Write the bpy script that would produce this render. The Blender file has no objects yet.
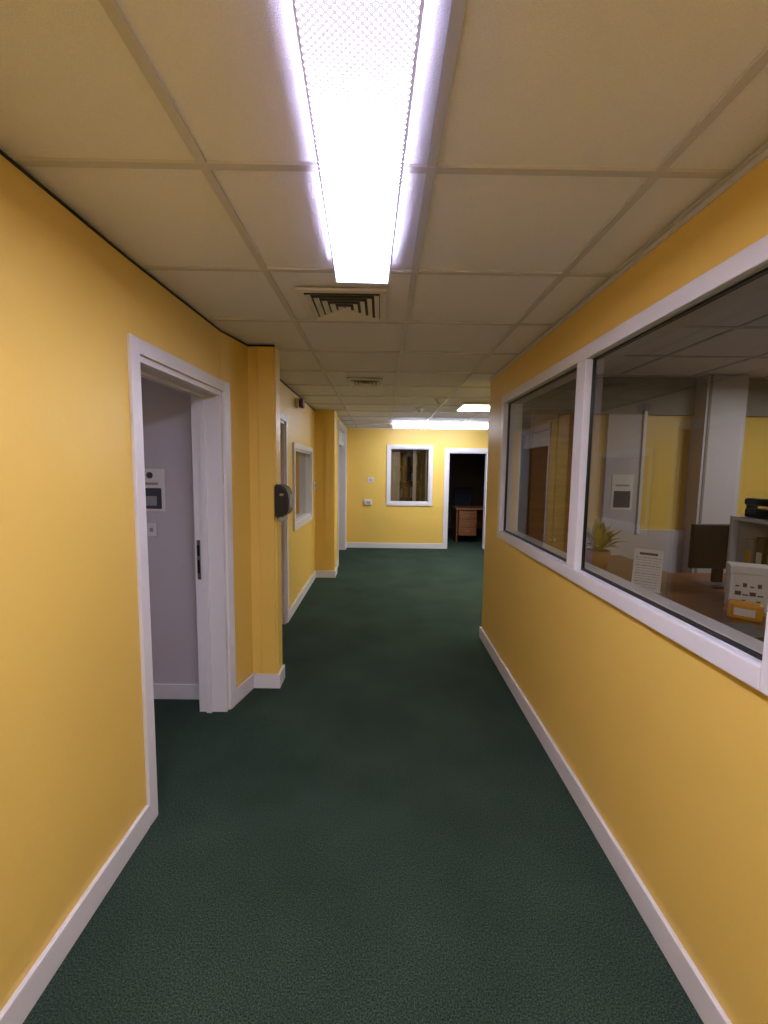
import bpy, bmesh, math, random
from mathutils import Vector, Matrix
random.seed(4)
scene=bpy.context.scene
scene.view_settings.view_transform='Standard'
scene.view_settings.look='None'
scene.view_settings.exposure=0.0

# ---------------------------------------------------------------- materials
def lin(c):
    return tuple(((x/255)/12.92 if x/255<=.04045 else ((x/255+.055)/1.055)**2.4) for x in c)+(1,)
def mat(name,rgb,rough=.5,noise=0,nscale=40,bump=0,bscale=200,metal=0,spec=.5,coat=0,vary=None):
    m=bpy.data.materials.new(name);m.use_nodes=True
    nt=m.node_tree;b=nt.nodes['Principled BSDF']
    b.inputs['Roughness'].default_value=rough;b.inputs['Metallic'].default_value=metal
    b.inputs['Specular IOR Level'].default_value=spec;b.inputs['Coat Weight'].default_value=coat
    c=lin(rgb);b.inputs['Base Color'].default_value=c
    tc=nt.nodes.new('ShaderNodeTexCoord')
    n=nt.nodes.new('ShaderNodeTexNoise');n.inputs['Scale'].default_value=nscale;n.inputs['Detail'].default_value=4
    nt.links.new(tc.outputs['Object'],n.inputs['Vector'])
    r=nt.nodes.new('ShaderNodeMix');r.data_type='RGBA'
    k=max(noise,.02)
    r.inputs[6].default_value=tuple(x*(1-k) for x in c[:3])+(1,)
    c2=lin(vary) if vary else tuple(min(1,x*(1+k)) for x in c[:3])+(1,)
    r.inputs[7].default_value=c2
    nt.links.new(n.outputs['Fac'],r.inputs[0]);nt.links.new(r.outputs[2],b.inputs['Base Color'])
    if bump:
        n2=nt.nodes.new('ShaderNodeTexNoise');n2.inputs['Scale'].default_value=bscale;n2.inputs['Detail'].default_value=3
        nt.links.new(tc.outputs['Object'],n2.inputs['Vector'])
        bp=nt.nodes.new('ShaderNodeBump');bp.inputs['Strength'].default_value=bump;bp.inputs['Distance'].default_value=.004
        nt.links.new(n2.outputs['Fac'],bp.inputs['Height']);nt.links.new(bp.outputs['Normal'],b.inputs['Normal'])
    return m
def wood(name,c1,c2,rough=.4,scale=3,axis=(1,12,12)):
    m=mat(name,c1,rough);nt=m.node_tree;b=nt.nodes['Principled BSDF']
    tc=nt.nodes.new('ShaderNodeTexCoord');mp=nt.nodes.new('ShaderNodeMapping');mp.inputs['Scale'].default_value=axis
    n=nt.nodes.new('ShaderNodeTexNoise');n.inputs['Scale'].default_value=scale;n.inputs['Detail'].default_value=6
    r=nt.nodes.new('ShaderNodeValToRGB');r.color_ramp.elements[0].position=.35;r.color_ramp.elements[1].position=.65
    r.color_ramp.elements[0].color=lin(c1);r.color_ramp.elements[1].color=lin(c2)
    nt.links.new(tc.outputs['Object'],mp.inputs[0]);nt.links.new(mp.outputs[0],n.inputs['Vector'])
    nt.links.new(n.outputs['Fac'],r.inputs[0]);nt.links.new(r.outputs[0],b.inputs['Base Color'])
    return m
def emis(name,rgb,s,base=None):
    m=bpy.data.materials.new(name);m.use_nodes=True;nt=m.node_tree;b=nt.nodes['Principled BSDF']
    b.inputs['Base Color'].default_value=lin(base or rgb);b.inputs['Emission Color'].default_value=lin(rgb)
    b.inputs['Emission Strength'].default_value=s
    return m
def prismatic(name,rgb,lo,hi):
    m=emis(name,rgb,hi);nt=m.node_tree;b=nt.nodes['Principled BSDF']
    b.inputs['Roughness'].default_value=.3
    tc=nt.nodes.new('ShaderNodeTexCoord');mp=nt.nodes.new('ShaderNodeMapping')
    mp.inputs['Rotation'].default_value=(0,0,math.radians(45));mp.inputs['Scale'].default_value=(100,100,0)
    nt.links.new(tc.outputs['Object'],mp.inputs[0])
    v=nt.nodes.new('ShaderNodeTexVoronoi');v.inputs['Randomness'].default_value=0;v.inputs['Scale'].default_value=1
    nt.links.new(mp.outputs[0],v.inputs['Vector'])
    mr=nt.nodes.new('ShaderNodeMapRange');mr.inputs[1].default_value=.24;mr.inputs[2].default_value=.32
    mr.inputs[3].default_value=hi;mr.inputs[4].default_value=lo
    nt.links.new(v.outputs['Distance'],mr.inputs[0]);nt.links.new(mr.outputs[0],b.inputs['Emission Strength'])
    return m
def glassmat(name,tint=(225,228,222),r0=.07):
    m=bpy.data.materials.new(name);m.use_nodes=True;nt=m.node_tree;nt.nodes.clear()
    o=nt.nodes.new('ShaderNodeOutputMaterial');t=nt.nodes.new('ShaderNodeBsdfTransparent');g=nt.nodes.new('ShaderNodeBsdfGlossy')
    g.inputs['Roughness'].default_value=.02;t.inputs[0].default_value=lin(tint)
    lw=nt.nodes.new('ShaderNodeLayerWeight');lw.inputs[0].default_value=.5
    pw=nt.nodes.new('ShaderNodeMath');pw.operation='POWER';pw.inputs[1].default_value=4.5
    mr=nt.nodes.new('ShaderNodeMapRange');mr.inputs[3].default_value=r0;mr.inputs[4].default_value=1
    mx=nt.nodes.new('ShaderNodeMixShader')
    nt.links.new(lw.outputs['Facing'],pw.inputs[0]);nt.links.new(pw.outputs[0],mr.inputs[0]);nt.links.new(mr.outputs[0],mx.inputs[0])
    nt.links.new(t.outputs[0],mx.inputs[1]);nt.links.new(g.outputs[0],mx.inputs[2]);nt.links.new(mx.outputs[0],o.inputs[0])
    return m
YEL=mat('yellow_wall_paint',(228,192,96),.40,noise=.03,nscale=3,bump=.12,bscale=60,spec=.4)
WHT=mat('white_gloss_paint',(218,216,220),.35,spec=.4)
LAV=mat('lavender_grey_paint',(196,190,196),.55,bump=.05)
GRY=mat('office_grey_paint',(140,134,128),.6,bump=.05)
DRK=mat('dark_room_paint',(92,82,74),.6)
TIL=mat('ceiling_tile',(238,237,248),.9,noise=.08,nscale=260,bump=.5,bscale=320,spec=.1)
BAR=mat('ceiling_grid_metal',(204,202,208),.5)
BLK=mat('black_plastic',(22,22,24),.35)
DGR=mat('painted_gap_shade',(30,26,22),.8)  # near-black colour standing in for shade in the left ceiling gap
VDK=mat('vent_throat_shade',(96,90,84),.8)  # mid-dark colour paints the shade between the vent louvres
GPL=mat('grey_plastic',(150,150,150),.4)
BLD=mat('blind_fabric',(160,146,128),.8)
STL=mat('steel',(150,148,142),.3,metal=.9)
PAP=mat('paper',(225,222,218),.6)
INK=mat('printed_ink',(60,64,78),.6)
RED=mat('sounder_red_plastic',(110,38,22),.4)
ORG=mat('orange_plastic',(215,150,30),.4)
GRN=mat('leaf_green',(120,128,50),.5,noise=.3,nscale=8,vary=(190,170,70))
SOIL=mat('potting_soil',(50,36,26),.9)
WD1=wood('brown_wood',(112,70,40),(138,90,54),.4)
WD2=wood('door_veneer',(168,120,58),(188,138,72),.4,axis=(12,12,1))
WD3=wood('red_brown_wood',(92,48,28),(120,66,38),.4)
FAB=mat('chair_fabric',(38,42,60),.9,bump=.3)
VGR=mat('vent_grey',(225,222,224),.5)
GLS=glassmat('window_glass',(205,203,198),.08)
LENS=prismatic('fluorescent_prismatic_lens',(226,222,255),.86,112)
LENSS=emis('fluorescent_lens_side',(196,190,235),.38,base=(190,186,200))
FILLR=emis('added_rear_fill',(226,234,255),58)  # emission of the added light behind the camera
LAMPC=emis('fluorescent_tube_cover',(230,236,255),36)
FILLO=emis('added_room_fill',(240,240,240),40)  # emission of the unseen lights added in office and middle room
FILLS=emis('added_side_room_fill',(240,236,255),12)  # emission of the unseen light added in the side room
LAMPW=emis('warm_panel_cover',(255,240,200),34)

# carpet
CAR=bpy.data.materials.new('green_carpet');CAR.use_nodes=True
nt=CAR.node_tree;b=nt.nodes['Principled BSDF'];b.inputs['Roughness'].default_value=1;b.inputs['Specular IOR Level'].default_value=.05
tc=nt.nodes.new('ShaderNodeTexCoord')
n1=nt.nodes.new('ShaderNodeTexNoise');n1.inputs['Scale'].default_value=210;n1.inputs['Detail'].default_value=3
n2=nt.nodes.new('ShaderNodeTexNoise');n2.inputs['Scale'].default_value=2.2;n2.inputs['Detail'].default_value=5
r1=nt.nodes.new('ShaderNodeValToRGB');r1.color_ramp.elements[0].position=.35;r1.color_ramp.elements[1].position=.7
r1.color_ramp.elements[0].color=lin((29,43,36));r1.color_ramp.elements[1].color=lin((71,88,75))
r2=nt.nodes.new('ShaderNodeMapRange');r2.inputs[1].default_value=.3;r2.inputs[2].default_value=.7;r2.inputs[3].default_value=.84;r2.inputs[4].default_value=1.16
mx=nt.nodes.new('ShaderNodeVectorMath');mx.operation='SCALE'
for n in (n1,n2): nt.links.new(tc.outputs['Object'],n.inputs['Vector'])
nt.links.new(n1.outputs['Fac'],r1.inputs[0]);nt.links.new(n2.outputs['Fac'],r2.inputs[0])
nt.links.new(r1.outputs[0],mx.inputs[0]);nt.links.new(r2.outputs[0],mx.inputs['Scale']);nt.links.new(mx.outputs[0],b.inputs['Base Color'])
bp=nt.nodes.new('ShaderNodeBump');bp.inputs['Strength'].default_value=.6;bp.inputs['Distance'].default_value=.005
nt.links.new(n1.outputs['Fac'],bp.inputs['Height']);nt.links.new(bp.outputs['Normal'],b.inputs['Normal'])

# ---------------------------------------------------------------- mesh builder
def bend_left(x,y):
    """the first stretch of the left wall drifts slightly inwards past the door"""
    if y<=1.72: return x
    if y<=2.60: return x+.03*(y-1.72)/.88
    return x+.03+.07*min(1,(y-2.60)/.30)
class MB:
    def __init__(s,name): s.name=name;s.bm=bmesh.new();s.mats=[]
    def mi(s,m):
        if m not in s.mats: s.mats.append(m)
        return s.mats.index(m)
    def box(s,x0,x1,y0,y1,z0,z1,m,mtx=None,bev=0):
        c=Vector(((x0+x1)/2,(y0+y1)/2,(z0+z1)/2))
        M=Matrix.Translation(c)@Matrix.Diagonal((abs(x1-x0),abs(y1-y0),abs(z1-z0),1))
        r=bmesh.ops.create_cube(s.bm,size=1,matrix=M)
        fs=set(f for v in r['verts'] for f in v.link_faces)
        k=s.mi(m)
        for f in fs: f.material_index=k
        vs=r['verts']
        if bev:
            es=list(set(e for v in vs for e in v.link_edges))
            rr=bmesh.ops.bevel(s.bm,geom=es,offset=bev,segments=2,affect='EDGES',profile=.5)
            for f in rr['faces']: f.material_index=k
            vs=list(set(v for f in rr['faces'] for v in f.verts)|set(v for v in vs if v.is_valid))
        if mtx: bmesh.ops.transform(s.bm,matrix=mtx,verts=vs)
        return s
    def cyl(s,c,r,h,m,r2=None,axis='Z',seg=24,smooth=True):
        M=Matrix.Translation(Vector(c))
        if axis=='X': M=M@Matrix.Rotation(math.pi/2,4,'Y')
        if axis=='Y': M=M@Matrix.Rotation(math.pi/2,4,'X')
        rr=bmesh.ops.create_cone(s.bm,cap_ends=True,segments=seg,radius1=r,radius2=r if r2 is None else r2,depth=h,matrix=M)
        k=s.mi(m)
        for f in set(f for v in rr['verts'] for f in v.link_faces):
            f.material_index=k
            if len(f.verts)==4: f.smooth=smooth
        return s
    def quad(s,ps,m):
        vs=[s.bm.verts.new(p) for p in ps];f=s.bm.faces.new(vs);f.material_index=s.mi(m);return s
    def done(s,mtx=None,recalc=False,bend=False):
        if recalc: bmesh.ops.recalc_face_normals(s.bm,faces=s.bm.faces)
        if bend:
            for v in s.bm.verts: v.co.x=bend_left(v.co.x,v.co.y)
        me=bpy.data.meshes.new(s.name)
        s.bm.to_mesh(me);s.bm.free()
        for m in s.mats: me.materials.append(m)
        o=bpy.data.objects.new(s.name,me);scene.collection.objects.link(o)
        if mtx: o.matrix_world=mtx
        return o
def wallY(name,x0,x1,y0,y1,z1,holes,m,z0=0,bend=False):
    """wall running along Y with rectangular holes (y0,y1,z0,z1)"""
    M=MB(name)
    ys=sorted({y0,y1,*[h[0] for h in holes],*[h[1] for h in holes]}|({1.72,2.6} if bend else set()))
    for a,b_ in zip(ys,ys[1:]):
        zs=[(z0,z1)]
        for h in holes:
            if h[0]<=a and h[1]>=b_:
                n=[]
                for p,q in zs:
                    if h[2]>p: n.append((p,h[2]))
                    if h[3]<q: n.append((h[3],q))
                zs=n
        for p,q in zs: M.box(x0,x1,a,b_,p,q,m)
    return M.done(bend=bend)
def wallX(name,y0,y1,x0,x1,z1,holes,m,z0=0):
    M=MB(name)
    xs=sorted({x0,x1,*[h[0] for h in holes],*[h[1] for h in holes]})
    for a,b_ in zip(xs,xs[1:]):
        zs=[(z0,z1)]
        for h in holes:
            if h[0]<=a and h[1]>=b_:
                n=[]
                for p,q in zs:
                    if h[2]>p: n.append((p,h[2]))
                    if h[3]<q: n.append((h[3],q))
                zs=n
        for p,q in zs: M.box(a,b_,y0,y1,p,q,m)
    return M.done()

H=2.303; XL=-.974; XLM=-.92; XLF=-.68; XR=.925; YC=3.83; YE=8.336; T=.15
YB=-2.6; XFAR=5.0
# ---------------------------------------------------------------- shell
MB('floor').box(-3.6,XFAR+.2,YB-.1,11.6,-.1,0,CAR).done()
c=MB('ceiling')
c.box(-3.6,XFAR+.2,YB-.1,11.6,H+.006,H+.1,TIL)
c.done()
g=MB('ceiling_grid')
w=.0125
for k in range(-5,10):
    x=.12+.6*k
    if -3.5<x<XFAR: g.box(x-w,x+w,YB,11.5,H-.001,H+.008,BAR)
for k in range(-7,17):
    y=1.228+.6*k
    if YB<y<11.5: g.box(-3.5,XFAR,y-w,y+w,H-.0015,H+.008,BAR)
g.done()

D1=(1.765,2.60,0,1.955); D2=(3.42,4.14,0,1.95); W3=(4.56,5.62,.92,1.72); D3=(6.75,8.1,0,2.2)
wallY('wall_left',XL-T,XL,YB,2.92,H,[D1],YEL,bend=True)
wallY('wall_left_middle',XLM-T,XLM,2.92,6.05,H,[D2,W3],YEL)
wallY('wall_left_far',XLF-T,XLF,6.2,YE,H,[D3],YEL)
WR=(.955,3.33,1.03,2.05)
wallY('wall_right',XR,XR+.12,YB,YC,H,[WR],YEL)
wallX('wall_right_return',YC-.12,YC,XR+.12,XFAR,H,[],YEL)
WE=(.15,.91,.89,1.93); DE=(1.26,2.02,0,1.87)
wallX('wall_back',YE,YE+.12,-3.6,XFAR,H,[WE,DE],YEL)
wallY('wall_right_far',XFAR,XFAR+.1,YB,11.5,H,[],YEL)
wallX('wall_front',YB-.1,YB,-3.6,XFAR,H,[],YEL)
# pilasters
p=MB('wall_pilaster');p.box(XLM-.05,-.70,2.9,3.02,0,H,YEL,bev=.004);p.box(-.815,-.715,2.885,2.9,0,H,YEL,bev=.003)
p.done()
p=MB('wall_pilaster');p.box(XLM-.05,-.65,5.98,6.25,0,H,YEL,bev=.004);p.box(-.77,-.67,5.965,5.98,0,H,YEL);p.done()

# rooms behind openings
r=MB('wall_side_room');r.box(-3.5,-1.04,2.73,2.83,0,H,LAV);r.box(-3.5,-3.4,.2,2.73,0,H,LAV);r.box(-3.5,XL-T,.1,.2,0,H,LAV);r.done()
r=MB('wall_middle_room');r.box(-3.5,-3.4,2.83,6.2,0,H,YEL);r.box(-3.5,XLF-T,6.2,6.3,0,H,YEL);r.box(-3.5,-3.4,6.3,8.3,0,H,DRK);r.done()
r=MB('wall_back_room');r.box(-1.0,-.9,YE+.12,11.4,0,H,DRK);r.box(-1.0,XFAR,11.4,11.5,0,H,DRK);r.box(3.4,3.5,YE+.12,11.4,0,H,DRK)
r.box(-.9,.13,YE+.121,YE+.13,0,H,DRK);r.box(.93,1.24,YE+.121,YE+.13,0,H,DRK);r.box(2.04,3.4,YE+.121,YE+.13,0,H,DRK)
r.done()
# office rear wall: grey dado/bulkhead, lavender-grey piers and yellow infill panels
oy=YC-.12
r=MB('wall_office')
r.box(XR+.12,XFAR,oy-.03,oy-.001,0,1.03,LAV); r.box(XR+.12,XFAR,oy-.03,oy-.001,2.0,H,GRY)
r.box(1.52,1.68,oy-.03,oy-.001,1.03,2.0,GRY);r.box(1.89,2.18,oy-.03,oy-.001,1.03,2.0,LAV);r.box(2.18,2.205,oy-.045,oy-.001,1.0,2.03,WHT)
r.box(1.66,1.685,oy-.045,oy-.001,1.0,2.03,WHT)
r.box(2.60,2.93,oy-.16,oy-.001,0,H,LAV);r.box(2.62,2.64,oy-.165,oy-.16,0,H,GRY)
r.box(XR+.12,XR+.128,YB,WR[0]-.02,0,H,GRY);r.box(XR+.12,XR+.128,WR[0]-.02,oy,0,WR[2]-.02,GRY);r.box(XR+.12,XR+.128,WR[0]-.02,oy,WR[3]+.02,H,GRY)
r.done()

# ---------------------------------------------------------------- skirting
def skY(name,x,side,segs,h=.1,t=.016):
    M=MB(name)
    for a,b_ in segs:
        x0,x1=(x,x+t) if side>0 else (x-t,x)
        M.box(x0,x1,a,b_,0,h,WHT,bev=.003)
    return M
s=skY('baseboard_left',XL,1,[(YB,D1[0]-.065),(D1[1]+.065,2.9)]);s.done(bend=True)
s=skY('baseboard_left_middle',XLM,1,[(3.03,D2[0]-.06),(D2[1]+.06,5.96)])
s.done()
s=MB('baseboard_pilaster')
s.box(-.88,-.684,2.869,2.885,0,.1,WHT,bev=.003);s.box(-.70,-.684,2.885,3.03,0,.1,WHT,bev=.003)
s.box(XLM,-.634,5.949,5.965,0,.1,WHT,bev=.003);s.box(-.65,-.634,5.965,6.25,0,.1,WHT,bev=.003);s.done()
skY('baseboard_left_far',XLF,1,[(6.25,D3[0]-.06),(D3[1]+.06,YE)]).done()
skY('baseboard_right',XR,-1,[(YB,YC+.016)]).done()
s=MB('baseboard_back');s.box(XLF,DE[0]-.07,YE-.016,YE,0,.1,WHT,bev=.003);s.box(DE[1]+.07,XFAR,YE-.016,YE,0,.1,WHT,bev=.003);s.done()
s=MB('baseboard_right_return');s.box(XR,XFAR,YC,YC+.016,0,.1,WHT,bev=.003);s.done()
s=MB('baseboard_side_room');s.box(-3.4,-1.08,2.714,2.73,0,.1,WHT,bev=.003);s.done()
# ceiling perimeter: dark strips paint the left shadow gap, metal trims elsewhere
s=MB('ceiling_gap_shade')
s.box(XL,XL+.006,YB,1.72,H-.009,H-.002,DGR);s.box(XL,XL+.006,1.72,2.6,H-.009,H-.002,DGR);s.box(XL,XL+.006,2.6,2.9,H-.009,H-.002,DGR);s.done(bend=True)
s=MB('trim_and_gap_shade')
s.box(XLM,XLM+.006,3.02,5.98,H-.012,H-.002,DGR);s.box(-.87,-.70,2.879,2.885,H-.012,H-.002,DGR)
s.box(XR-.02,XR,YB,YC,H-.004,H-.002,BAR);s.box(XR-.004,XR,YB,YC+.02,H-.022,H-.002,BAR)
s.box(XLF,XFAR,YE-.006,YE,H-.02,H-.002,BAR);s.done()

# ---------------------------------------------------------------- door frames
def frameY(name,x,side,hole,depth,aw=.06,at=.016,lin_t=.025):
    """architrave on face x (side=+1 faces +X), lining through depth toward -side"""
    M=MB(name);y0,y1,_,zt=hole
    xa0,xa1=(x,x+at*side);lo,hi=min(xa0,xa1),max(xa0,xa1)
    M.box(lo,hi,y0-aw,y0,0,zt+aw,WHT,bev=.003);M.box(lo,hi,y1,y1+aw,0,zt+aw,WHT,bev=.003);M.box(lo,hi,y0,y1,zt,zt+aw,WHT,bev=.003)
    xb=x-depth*side;lo,hi=min(x,xb),max(x,xb)
    M.box(lo,hi,y0,y0+lin_t,0,zt,WHT);M.box(lo,hi,y1-lin_t,y1,0,zt,WHT);M.box(lo,hi,y0+lin_t,y1-lin_t,zt-lin_t,zt,WHT)
    return M
M=frameY('door_frame',XL,1,D1,T+.02)
# door stops + strike plate
xm=XL-T+.03
M.box(xm,xm+.03,D1[1]-.04,D1[1]-.025,0,D1[3]-.025,WHT);M.box(xm,xm+.03,D1[0]+.025,D1[0]+.04,0,D1[3]-.025,WHT);M.box(xm,xm+.03,D1[0]+.04,D1[1]-.04,D1[3]-.04,D1[3]-.025,WHT)
M.box(xm-.038,xm-.018,D1[1]-.029,D1[1]-.024,.84,1.08,STL);M.box(xm-.034,xm-.021,D1[1]-.033,D1[1]-.0285,.88,.96,BLK);M.box(xm-.034,xm-.021,D1[1]-.033,D1[1]-.0285,.985,1.05,BLK)
M.done(bend=True)
# open leaf in side room
M=MB('door_1');M.box(-1.92,-1.16,1.80,1.84,.01,1.92,WD2,bev=.003);M.cyl((-1.86,1.86,1.0),.01,.05,STL,axis='Y');M.box(-1.87,-1.75,1.885,1.897,.99,1.01,STL,bev=.004);M.done()
M=frameY('door_frame',XLM,1,D2,T);M.done()
M=MB('door_2');M.box(XLM-.07,XLM-.03,D2[0]+.027,D2[1]-.027,.008,D2[3]-.027,WD2,bev=.003);M.box(XLM-.03,XLM-.026,D2[0]+.06,D2[0]+.10,.9,1.1,STL);M.cyl((XLM-.012,D2[0]+.08,1.0),.01,.03,STL,axis='X');M.box(XLM-.003,XLM+.009,D2[0]+.07,D2[0]+.19,.99,1.01,STL,bev=.004);M.done()
M=frameY('door_frame',XLF,1,D3,T);M.box(XLF-.09,XLF-.04,D3[0]+.025,D3[1]-.025,1.93,2.0,WHT);M.box(XLF-.07,XLF-.06,D3[0]+.025,D3[1]-.025,2.0,2.175,WHT);M.done()
# end door frame (along X)
M=MB('door_frame')
x0,x1,_,zt=DE
M.box(x0-.07,x0,YE-.018,YE,0,zt+.07,WHT,bev=.003);M.box(x1,x1+.07,YE-.018,YE,0,zt+.07,WHT,bev=.003);M.box(x0,x1,YE-.018,YE,zt,zt+.07,WHT,bev=.003)
M.box(x0,x0+.025,YE,YE+.13,0,zt,WHT);M.box(x1-.025,x1,YE,YE+.13,0,zt,WHT);M.box(x0+.025,x1-.025,YE,YE+.13,zt-.025,zt,WHT);M.done()

# ---------------------------------------------------------------- windows
# left window
M=MB('window_1');y0,y1,z0,z1=W3;a=.06
for (p,q,r_,s_) in [(y0-a,y0,z0-a,z1+a),(y1,y1+a,z0-a,z1+a),(y0,y1,z0-a,z0),(y0,y1,z1,z1+a)]: M.box(XLM,XLM+.02,p,q,r_,s_,WHT,bev=.003)
for (p,q,r_,s_) in [(y0,y0+.02,z0,z1),(y1-.02,y1,z0,z1),(y0+.02,y1-.02,z0,z0+.02),(y0+.02,y1-.02,z1-.02,z1)]: M.box(XLM-T,XLM,p,q,r_,s_,WHT)
M.quad([(XLM-.06,y0+.02,z0+.02),(XLM-.06,y1-.02,z0+.02),(XLM-.06,y1-.02,z1-.02),(XLM-.06,y0+.02,z1-.02)],GLS);M.done()
# end window
M=MB('window_2');x0,x1,z0,z1=WE;a=.06
for (p,q,r_,s_) in [(x0-a,x0,z0-a,z1+a),(x1,x1+a,z0-a,z1+a),(x0,x1,z0-a,z0),(x0,x1,z1,z1+a)]: M.box(p,q,YE-.02,YE,r_,s_,WHT,bev=.003)
for (p,q,r_,s_) in [(x0,x0+.02,z0,z1),(x1-.02,x1,z0,z1),(x0+.02,x1-.02,z0,z0+.02),(x0+.02,x1-.02,z1-.02,z1)]: M.box(p,q,YE,YE+.12,r_,s_,WHT)
M.quad([(x0+.02,YE+.06,z0+.02),(x1-.02,YE+.06,z0+.02),(x1-.02,YE+.06,z1-.02),(x0+.02,YE+.06,z1-.02)],GLS);M.done()
# right window
M=MB('window_3');y0,y1,z0,z1=WR;a=.03;my0,my1=1.99,2.08
xf=XR-.022
for (p,q,r_,s_) in [(y0-a,y0+.03,z0-a,z1+a),(y1-.03,y1+a,z0-a,z1+a),(y0+.03,y1-.03,z0-a,z0+.03),(y0+.03,y1-.03,z1-.03,z1+a),(my0,my1,z0+.03,z1-.03)]:
    M.box(xf,XR+.001 if not(p==my0) else XR+.012,p,q,r_,s_,WHT,bev=.004)
for (p,q,r_,s_) in [(y0,y0+.03,z0,z1),(y1-.03,y1,z0,z1),(y0+.03,y1-.03,z0,z0+.03),(y0+.03,y1-.03,z1-.03,z1)]: M.box(XR+.001,XR+.12,p,q,r_,s_,WHT)
M.box(XR+.022,XR+.04,my0+.025,my1,z0+.03,z1-.03,GPL)
for a_,b_ in [(y0+.03,my0+.012),(my1-.012,y1-.03)]:
    for (p,q,r_,s_) in [(a_,a_+.008,z0+.03,z1-.03),(b_-.008,b_,z0+.03,z1-.03),(a_,b_,z0+.03,z0+.038),(a_,b_,z1-.038,z1-.03)]:
        M.box(XR+.012,XR+.028,p,q,r_,s_,BLK)
    M.quad([(XR+.02,a_,z0+.03),(XR+.02,b_,z0+.03),(XR+.02,b_,z1-.03),(XR+.02,a_,z1-.03)],GLS)
M.done()

# ---------------------------------------------------------------- ceiling lights
def batten(name,L,W,Hh,lens,side,end=WHT):
    """surface fitting hanging below z=0, along Y, wraparound lens with tapered profile"""
    M=MB(name)
    M.box(-W*.42,W*.42,-L/2,L/2,-.028,0,end)
    pr=[(-W*.5,-.02),(-W*.49,-.05),(-W*.46,-Hh+.006),(-W*.44,-Hh),(W*.44,-Hh),(W*.46,-Hh+.006),(W*.49,-.05),(W*.5,-.02)]
    A=[M.bm.verts.new((x,-L/2+.012,z)) for x,z in pr];B=[M.bm.verts.new((x,L/2-.012,z)) for x,z in pr]
    for i in range(len(pr)-1):
        f=M.bm.faces.new([A[i],A[i+1],B[i+1],B[i]]);f.material_index=M.mi(lens if i==3 else side)
    for sgn in (-1,1):
        y=sgn*(L/2-.006)
        M.box(-W*.47,W*.47,y-.006,y+.006,-Hh-.002,-.0,end,bev=.003)
    return M
M=batten('added_rear_light',1.8,.215,.085,LENS,LENSS)
M.done(Matrix.Translation((-.05,.83,H-.001))@Matrix.Rotation(math.radians(2.2),4,'Z'))
M=batten('added_rear_light',1.5,.205,.085,FILLR,LENSS);M.done(Matrix.Translation((-.04,-1.4,H-.001)))  # added behind the camera to brighten and even out the corridor
M=batten('added_rear_light',1.6,.16,.08,LAMPC,LAMPC);M.done(Matrix.Translation((.97,7.42,H-.001))@Matrix.Rotation(math.radians(90),4,'Z'))
M=batten('added_rear_light',1.5,.2,.08,LAMPC,LAMPC);M.done(Matrix.Translation((2.6,5.9,H-.001)))  # out-of-view fitting added to light the widened area
M=batten('added_rear_light',1.2,.2,.08,FILLO,LENSS);M.done(Matrix.Translation((3.1,2.35,H-.001)))  # unseen fitting added to brighten the office rear wall
M=batten('added_rear_light',1.2,.2,.08,FILLO,LENSS);M.done(Matrix.Translation((1.9,-.6,H-.001)))  # unseen fitting added so the office interior is lit
M=batten('added_rear_light',1.2,.2,.08,FILLO,LENSS);M.done(Matrix.Translation((-2.4,4.6,H-.001)))  # unseen fitting added to light the room behind the left window
M=batten('added_rear_light',1.2,.2,.08,FILLS,LENSS);M.done(Matrix.Translation((-2.5,1.3,H-.001)))  # unseen fitting added to lift the side-room wall
M=MB('ceiling_panel_light');M.box(.93,1.5,5.12,5.62,H-.03,H-.001,WHT,bev=.004);M.box(.95,1.48,5.14,5.60,H-.034,H-.029,LAMPW);M.done()

# ---------------------------------------------------------------- vents
def diffuser(name,cx,cy,s,n):
    M=MB(name);a=s/2
    M.box(cx-a+.02,cx+a-.02,cy-a+.02,cy+a-.02,H-.004,H-.0015,VDK)  # flat dark plate in place of a shaded throat
    def ring(o,i,zo,zi,m):
        P=[(-1,-1),(1,-1),(1,1),(-1,1)]
        for k in range(4):
            p,q=P[k],P[(k+1)%4]
            M.quad([(cx+p[0]*o,cy+p[1]*o,zo),(cx+q[0]*o,cy+q[1]*o,zo),(cx+q[0]*i,cy+q[1]*i,zi),(cx+p[0]*i,cy+p[1]*i,zi)],m)
    ring(a,a-.03,H-.012,H-.012,VGR);ring(a,a,H-.001,H-.012,VGR)
    st=(a-.03)/n
    for k in range(n):
        o=a-.03-k*st
        ring(o-st*.1,o-st*.76,H-.020,H-.010,VGR)
    return M.done()
diffuser('ceiling_air_vent',-.19,2.185,.40,5)
diffuser('ceiling_air_vent',-.16,4.03,.31,4)
def smoke(name,x,y):
    M=MB(name);M.cyl((x,y,H-.008),.055,.014,WHT);M.cyl((x,y,H-.027),.03,.026,WHT,r2=.048);M.cyl((x,y,H-.045),.02,.012,GPL,r2=.024);return M.done()
smoke('smoke_detector',.47,5.64)
smoke('smoke_detector',.62,4.9)

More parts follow.
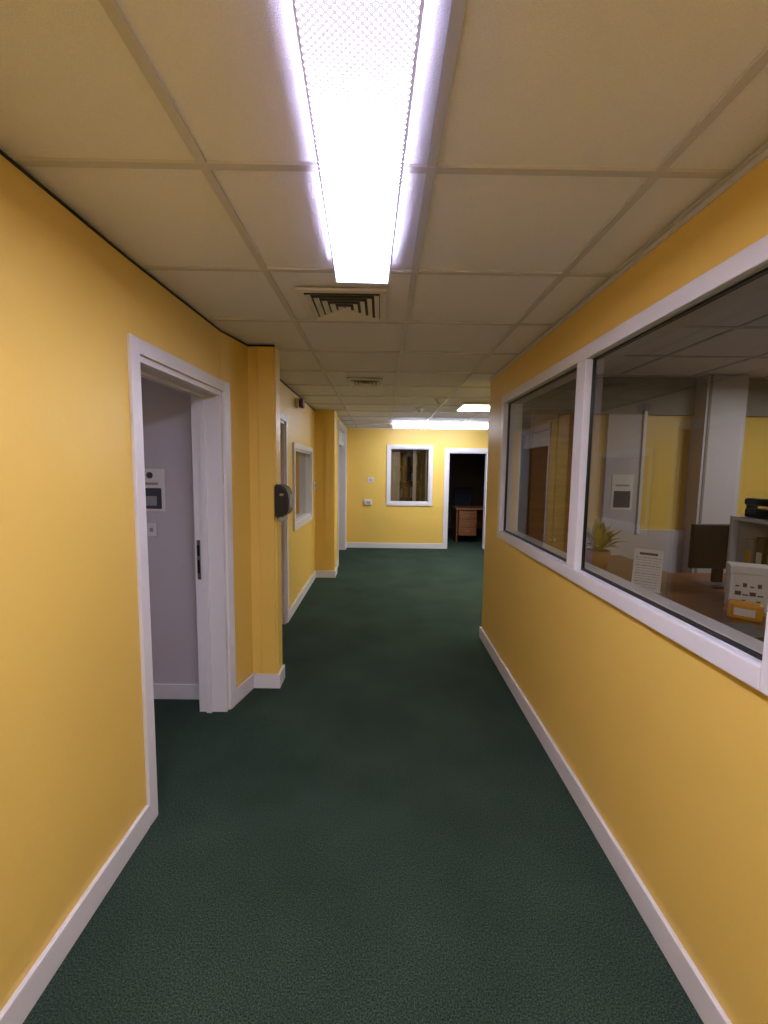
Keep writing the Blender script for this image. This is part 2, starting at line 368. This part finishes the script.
# ---------------------------------------------------------------- wall items
M=MB('sanitizer_dispenser')
pts=[(-.699,1.19),(-.635,1.20),(-.613,1.225),(-.607,1.30),(-.617,1.37),(-.645,1.40),(-.699,1.41)]
k=M.mi(BLK)
A=[M.bm.verts.new((x,2.83,z)) for x,z in pts];B=[M.bm.verts.new((x,2.99,z)) for x,z in pts]
for i in range(len(pts)):
    j=(i+1)%len(pts);f=M.bm.faces.new([A[i],A[j],B[j],B[i]]);f.material_index=k
M.bm.faces.new(A[::-1]).material_index=k;M.bm.faces.new(B).material_index=k
bmesh.ops.bevel(M.bm,geom=list(M.bm.edges),offset=.008,segments=2,affect='EDGES')
for f in M.bm.faces: f.material_index=k
M.box(-.68,-.64,2.85,2.96,1.165,1.20,GPL,bev=.004);M.box(-.665,-.64,2.827,2.832,1.335,1.35,STL)
M.box(-.609,-.604,2.87,2.95,1.25,1.34,GPL,bev=.002);M.done(recalc=True)
M=MB('fire_alarm_sounder');M.cyl((XLM+.02,4.68,2.2),.05,.04,WHT,axis='X');M.cyl((XLM+.06,4.68,2.2),.045,.05,RED,r2=.055,axis='X');M.done()
M=MB('thermostat');M.box(XLM,XLM+.03,5.76,5.83,1.24,1.34,WHT,bev=.005);M.cyl((XLM+.034,5.795,1.29),.02,.012,GPL,axis='X');M.done()
M=MB('wall_light_switch');M.box(-.27,-.16,YE-.012,YE,1.26,1.37,WHT,bev=.003);M.box(-.23,-.20,YE-.018,YE-.012,1.30,1.33,GPL,bev=.002);M.done()
M=MB('wall_control_box');M.box(-.33,-.19,YE-.03,YE,.84,.94,WHT,bev=.004);M.box(-.29,-.22,YE-.033,YE-.029,.865,.90,GPL);M.done()
yr=2.73
M=MB('poster');M.box(-1.54,-1.36,yr-.004,yr-.0005,1.235,1.50,PAP);M.box(-1.52,-1.38,yr-.006,yr-.0035,1.25,1.38,INK);M.box(-1.50,-1.40,yr-.0055,yr-.0035,1.40,1.415,GPL)
M.cyl((-1.45,yr-.005,1.46),.02,.003,INK,axis='Y');M.box(-1.49,-1.41,yr-.0065,yr-.0055,1.27,1.33,GPL);M.done()
M=MB('light_switch');M.box(-1.51,-1.42,yr-.01,yr,1.075,1.16,WHT,bev=.002);M.box(-1.49,-1.475,yr-.016,yr-.01,1.105,1.13,GPL);M.box(-1.455,-1.44,yr-.016,yr-.01,1.105,1.13,GPL);M.done()
yo=oy-.03
M=MB('poster');M.box(1.95,2.13,yo-.004,yo-.0005,1.20,1.50,PAP);M.box(1.97,2.11,yo-.006,yo-.0035,1.22,1.36,INK);M.box(1.98,2.10,yo-.0055,yo-.0035,1.40,1.415,GPL);M.done()  # solid poster modelled in place of a reflection in the window glass

# ---------------------------------------------------------------- office interior
M=MB('reception_desk')
M.box(1.10,1.80,1.30,3.2,.86,.90,WD1,bev=.004);M.box(1.094,1.10,1.30,3.2,.86,.902,PAP)
M.box(1.12,1.14,1.34,3.16,0,.86,WD3);M.box(1.12,1.76,1.32,1.35,0,.86,WD3);M.box(1.12,1.76,3.15,3.18,0,.86,WD3)
M.box(1.30,1.76,1.40,1.78,.35,.85,WD3);
for z in (.40,.56,.71): M.box(1.76,1.775,1.41,1.77,z,z+.13,WD1);M.box(1.775,1.785,1.54,1.64,z+.06,z+.07,STL)
M.done()
M=MB('leaflet_holder')
R_=Matrix.Translation((1.33,2.13,.90))@Matrix.Rotation(math.radians(-38),4,'Z')@Matrix.Rotation(math.radians(-14),4,'X')
M.box(-.064,.064,0,.004,.012,.235,PAP,mtx=R_)
M.box(-.04,.04,-.001,0,.205,.217,INK,mtx=R_)
for i in range(12):
    x=-.054
    while x<.05:
        e=min(.054,x+.008+random.random()*.02);M.box(x,e,-.001,0,.19-.0135*i,.1925-.0135*i,GPL if i%3 else INK,mtx=R_);x=e+.004
R3=Matrix.Translation((1.33,2.13,.90))@Matrix.Rotation(math.radians(-38),4,'Z')
M.box(-.066,.066,-.03,.09,0,.012,GPL,mtx=R3);M.box(-.066,.066,-.03,-.026,0,.03,GPL,mtx=R3);M.done()
M=MB('potted_plant')
px,py=1.38,2.72
M.cyl((px,py,.963),.055,.12,mat('terracotta',(150,90,60),.7),r2=.075);M.cyl((px,py,1.021),.066,.008,SOIL)
for i in range(44):
    a=random.random()*6.28;l=.12+random.random()*.14;el=.5+random.random()*1.0
    d=Vector((math.cos(a)*math.cos(el),math.sin(a)*math.cos(el),math.sin(el)));sd=Vector((-math.sin(a),math.cos(a),0))*.028
    b0=Vector((px,py,1.02));b1=b0+d*l*.55;b2=b0+d*l+Vector((0,0,-.04))
    M.quad([b0-sd*.15,b1-sd,b1+Vector((0,0,.004)),b0+sd*.15],GRN);M.quad([b0,b1+Vector((0,0,.004)),b1+sd,b0+sd*.2],GRN)
    M.quad([b1-sd,b2-sd*.05,b2+sd*.05,b1+sd],GRN)
M.done()
M=MB('desk_tray');M.box(1.22,1.5,1.42,1.70,.901,.915,BLK,bev=.003);M.box(1.24,1.48,1.44,1.46,.915,.955,BLK);M.box(1.24,1.46,1.46,1.68,.915,.921,INK);M.done()
# shelf unit with binders
M=MB('shelf_unit')
for z in (.02,.45,.88,1.26): M.box(1.98,2.5,1.80,2.42,z,z+.02,PAP)
M.box(1.98,2.5,2.42,2.44,0,1.28,PAP);M.box(1.98,2.5,1.78,1.80,0,1.28,PAP);M.box(2.49,2.505,1.8,2.42,0,1.28,PAP);M.done()
M=MB('ring_binders')
for i in range(8):
    y=1.83+i*.07;m=[BLK,INK,BLK,GPL][i%4];M.box(2.02,2.30,y,y+.055,.901,1.18-.02*(i%3),m,bev=.003)
    M.box(2.017,2.02,y+.012,y+.043,1.02,1.10,ORG if i%3 else PAP)
for i in range(7):
    y=1.83+i*.08;M.box(2.02,2.30,y,y+.06,.471,.75,[INK,BLK,ORG][i%3],bev=.003)
M.done()
M=MB('desk_telephone');M.box(2.06,2.30,2.02,2.22,1.281,1.33,BLK,bev=.01);M.box(2.07,2.12,2.0,2.24,1.345,1.385,BLK,bev=.012);M.box(2.08,2.11,2.01,2.05,1.325,1.35,BLK);M.box(2.08,2.11,2.19,2.23,1.325,1.35,BLK)
for i in range(3):
    for j in range(4): M.box(2.15+.035*i,2.175+.035*i,2.05+.035*j,2.07+.035*j,1.33,1.336,GPL)
M.done(Matrix.Translation((-.05,.17,0)))
# white printed gift box and yellow snack packet at the near end of the desk
M=MB('gift_box')
R_=Matrix.Translation((1.67,1.93,.901))@Matrix.Rotation(math.radians(-30),4,'Z')
M.box(-.07,.07,-.05,.05,0,.17,PAP,mtx=R_,bev=.004);M.box(-.074,.074,-.054,.054,.17,.205,PAP,mtx=R_,bev=.004)
for i in range(3):
    for j in range(4): M.box(-.05+.026*j,-.036+.026*j+.008*(i%2),-.0515,-.0495,.035+.038*i,.041+.038*i+.012*((i+j)%2),INK,mtx=R_)
M.done()
M=MB('snack_packet')
R_=Matrix.Translation((1.55,1.79,.901))@Matrix.Rotation(math.radians(-42),4,'Z')
M.box(-.06,.06,-.028,.028,0,.075,ORG,mtx=R_,bev=.012);M.box(-.035,.035,-.0295,-.027,.02,.05,PAP,mtx=R_)
M.box(.058,.072,-.024,.024,.03,.036,ORG,mtx=R_);M.box(-.072,-.058,-.024,.024,.03,.036,ORG,mtx=R_);M.done()
M=MB('computer_desk');M.box(2.02,3.3,2.62,3.3,.72,.75,WD1,bev=.003);M.box(2.04,2.07,2.64,3.28,0,.72,WD3);M.box(3.25,3.28,2.64,3.28,0,.72,WD3);M.box(2.07,3.25,3.24,3.26,.3,.72,WD3);M.done()
M=MB('computer_monitor');M.box(2.08,2.52,2.86,2.89,.88,1.18,BLK,bev=.006);M.box(2.27,2.33,2.89,2.92,.78,1.05,BLK);M.box(2.18,2.42,2.82,2.98,.751,.765,BLK,bev=.004);M.done()
M=MB('wood_cupboard');M.box(1.10,1.50,3.28,3.66,.0,1.98,WD3,bev=.004);M.box(1.115,1.295,3.262,3.28,.06,1.95,WD1,bev=.003);M.box(1.305,1.485,3.262,3.28,.06,1.95,WD1,bev=.003);M.cyl((1.285,3.255,1.0),.008,.02,STL,axis='Y');M.cyl((1.315,3.255,1.0),.008,.02,STL,axis='Y');M.done()

# ---------------------------------------------------------------- back room
M=MB('office_desk');M.box(1.55,2.75,9.0,9.65,.70,.735,WD1,bev=.003);M.box(1.57,1.60,9.03,9.62,0,.70,WD3);M.box(2.70,2.73,9.03,9.62,0,.70,WD3);M.box(1.6,2.7,9.58,9.60,.25,.70,WD3);M.box(1.62,2.0,9.04,9.5,.15,.69,WD3)
for z in (.17,.35,.52): M.box(1.63,1.99,9.022,9.04,z,z+.155,WD1);M.box(1.76,1.86,9.012,9.022,z+.07,z+.08,STL)
M.done()
M=MB('office_chair')
cx,cy=1.95,10.15
for i in range(5):
    a=i*2*math.pi/5;R_=Matrix.Translation((cx,cy,.07))@Matrix.Rotation(a,4,'Z');M.box(0,.28,-.02,.02,-.012,.02,BLK,mtx=R_);M.cyl((cx+.27*math.cos(a),cy+.27*math.sin(a),.028),.028,.03,BLK,axis='Y')
M.cyl((cx,cy,.26),.025,.36,STL);M.box(cx-.24,cx+.24,cy-.23,cy+.23,.44,.52,FAB,bev=.03)
M.box(cx-.22,cx+.22,cy+.2,cy+.27,.62,1.12,FAB,bev=.03);M.box(cx-.03,cx+.03,cy+.24,cy+.28,.42,.8,BLK);M.done()
M=MB('bookcase');
M.box(.0,.03,10.9,11.3,0,2.0,WD1);M.box(.97,1.0,10.9,11.3,0,2.0,WD1);M.box(.03,.97,11.28,11.3,0,2.0,WD3)
for z in (0,.4,.8,1.2,1.6,1.97): M.box(.03,.97,10.9,11.28,z,z+.03,WD1)
for z in (.43,.83,1.23,1.63):
    x=.05
    while x<.88:
        w_=.03+random.random()*.04;M.box(x,x+w_,10.95,11.2,z,z+.2+random.random()*.1,random.choice([INK,PAP,WD3,BLK,GRN]));x+=w_+.004
M.done()
M=MB('vertical_blind')
M.box(.17,.89,YE+.14,YE+.165,1.92,1.95,GPL)
for x in (.175,.21,.245,.28,.315,.60,.635,.845): M.box(x,x+.032,YE+.145,YE+.15,.90,1.92,BLD)
M.done()

# ---------------------------------------------------------------- world + camera
wd=bpy.data.worlds.new('world');scene.world=wd;wd.use_nodes=True
wd.node_tree.nodes['Background'].inputs[0].default_value=(.5,.5,.55,1);wd.node_tree.nodes['Background'].inputs[1].default_value=.05
f,pi,ya,ro,h=434.3,.0972,.0058,.0134,1.514
F=Vector((math.sin(ya)*math.cos(pi),math.cos(ya)*math.cos(pi),-math.sin(pi)))
Rt=Vector((math.cos(ya),-math.sin(ya),0));U=Rt.cross(F)
R2=math.cos(ro)*Rt+math.sin(ro)*U;U2=-math.sin(ro)*Rt+math.cos(ro)*U
cam=bpy.data.cameras.new('camera');co=bpy.data.objects.new('camera',cam);scene.collection.objects.link(co)
cam.sensor_fit='HORIZONTAL';cam.sensor_width=36;cam.lens=36*f/768;cam.clip_start=.02
m=Matrix((R2,U2,-F)).transposed().to_4x4();m.translation=Vector((0,0,h));co.matrix_world=m
scene.camera=co
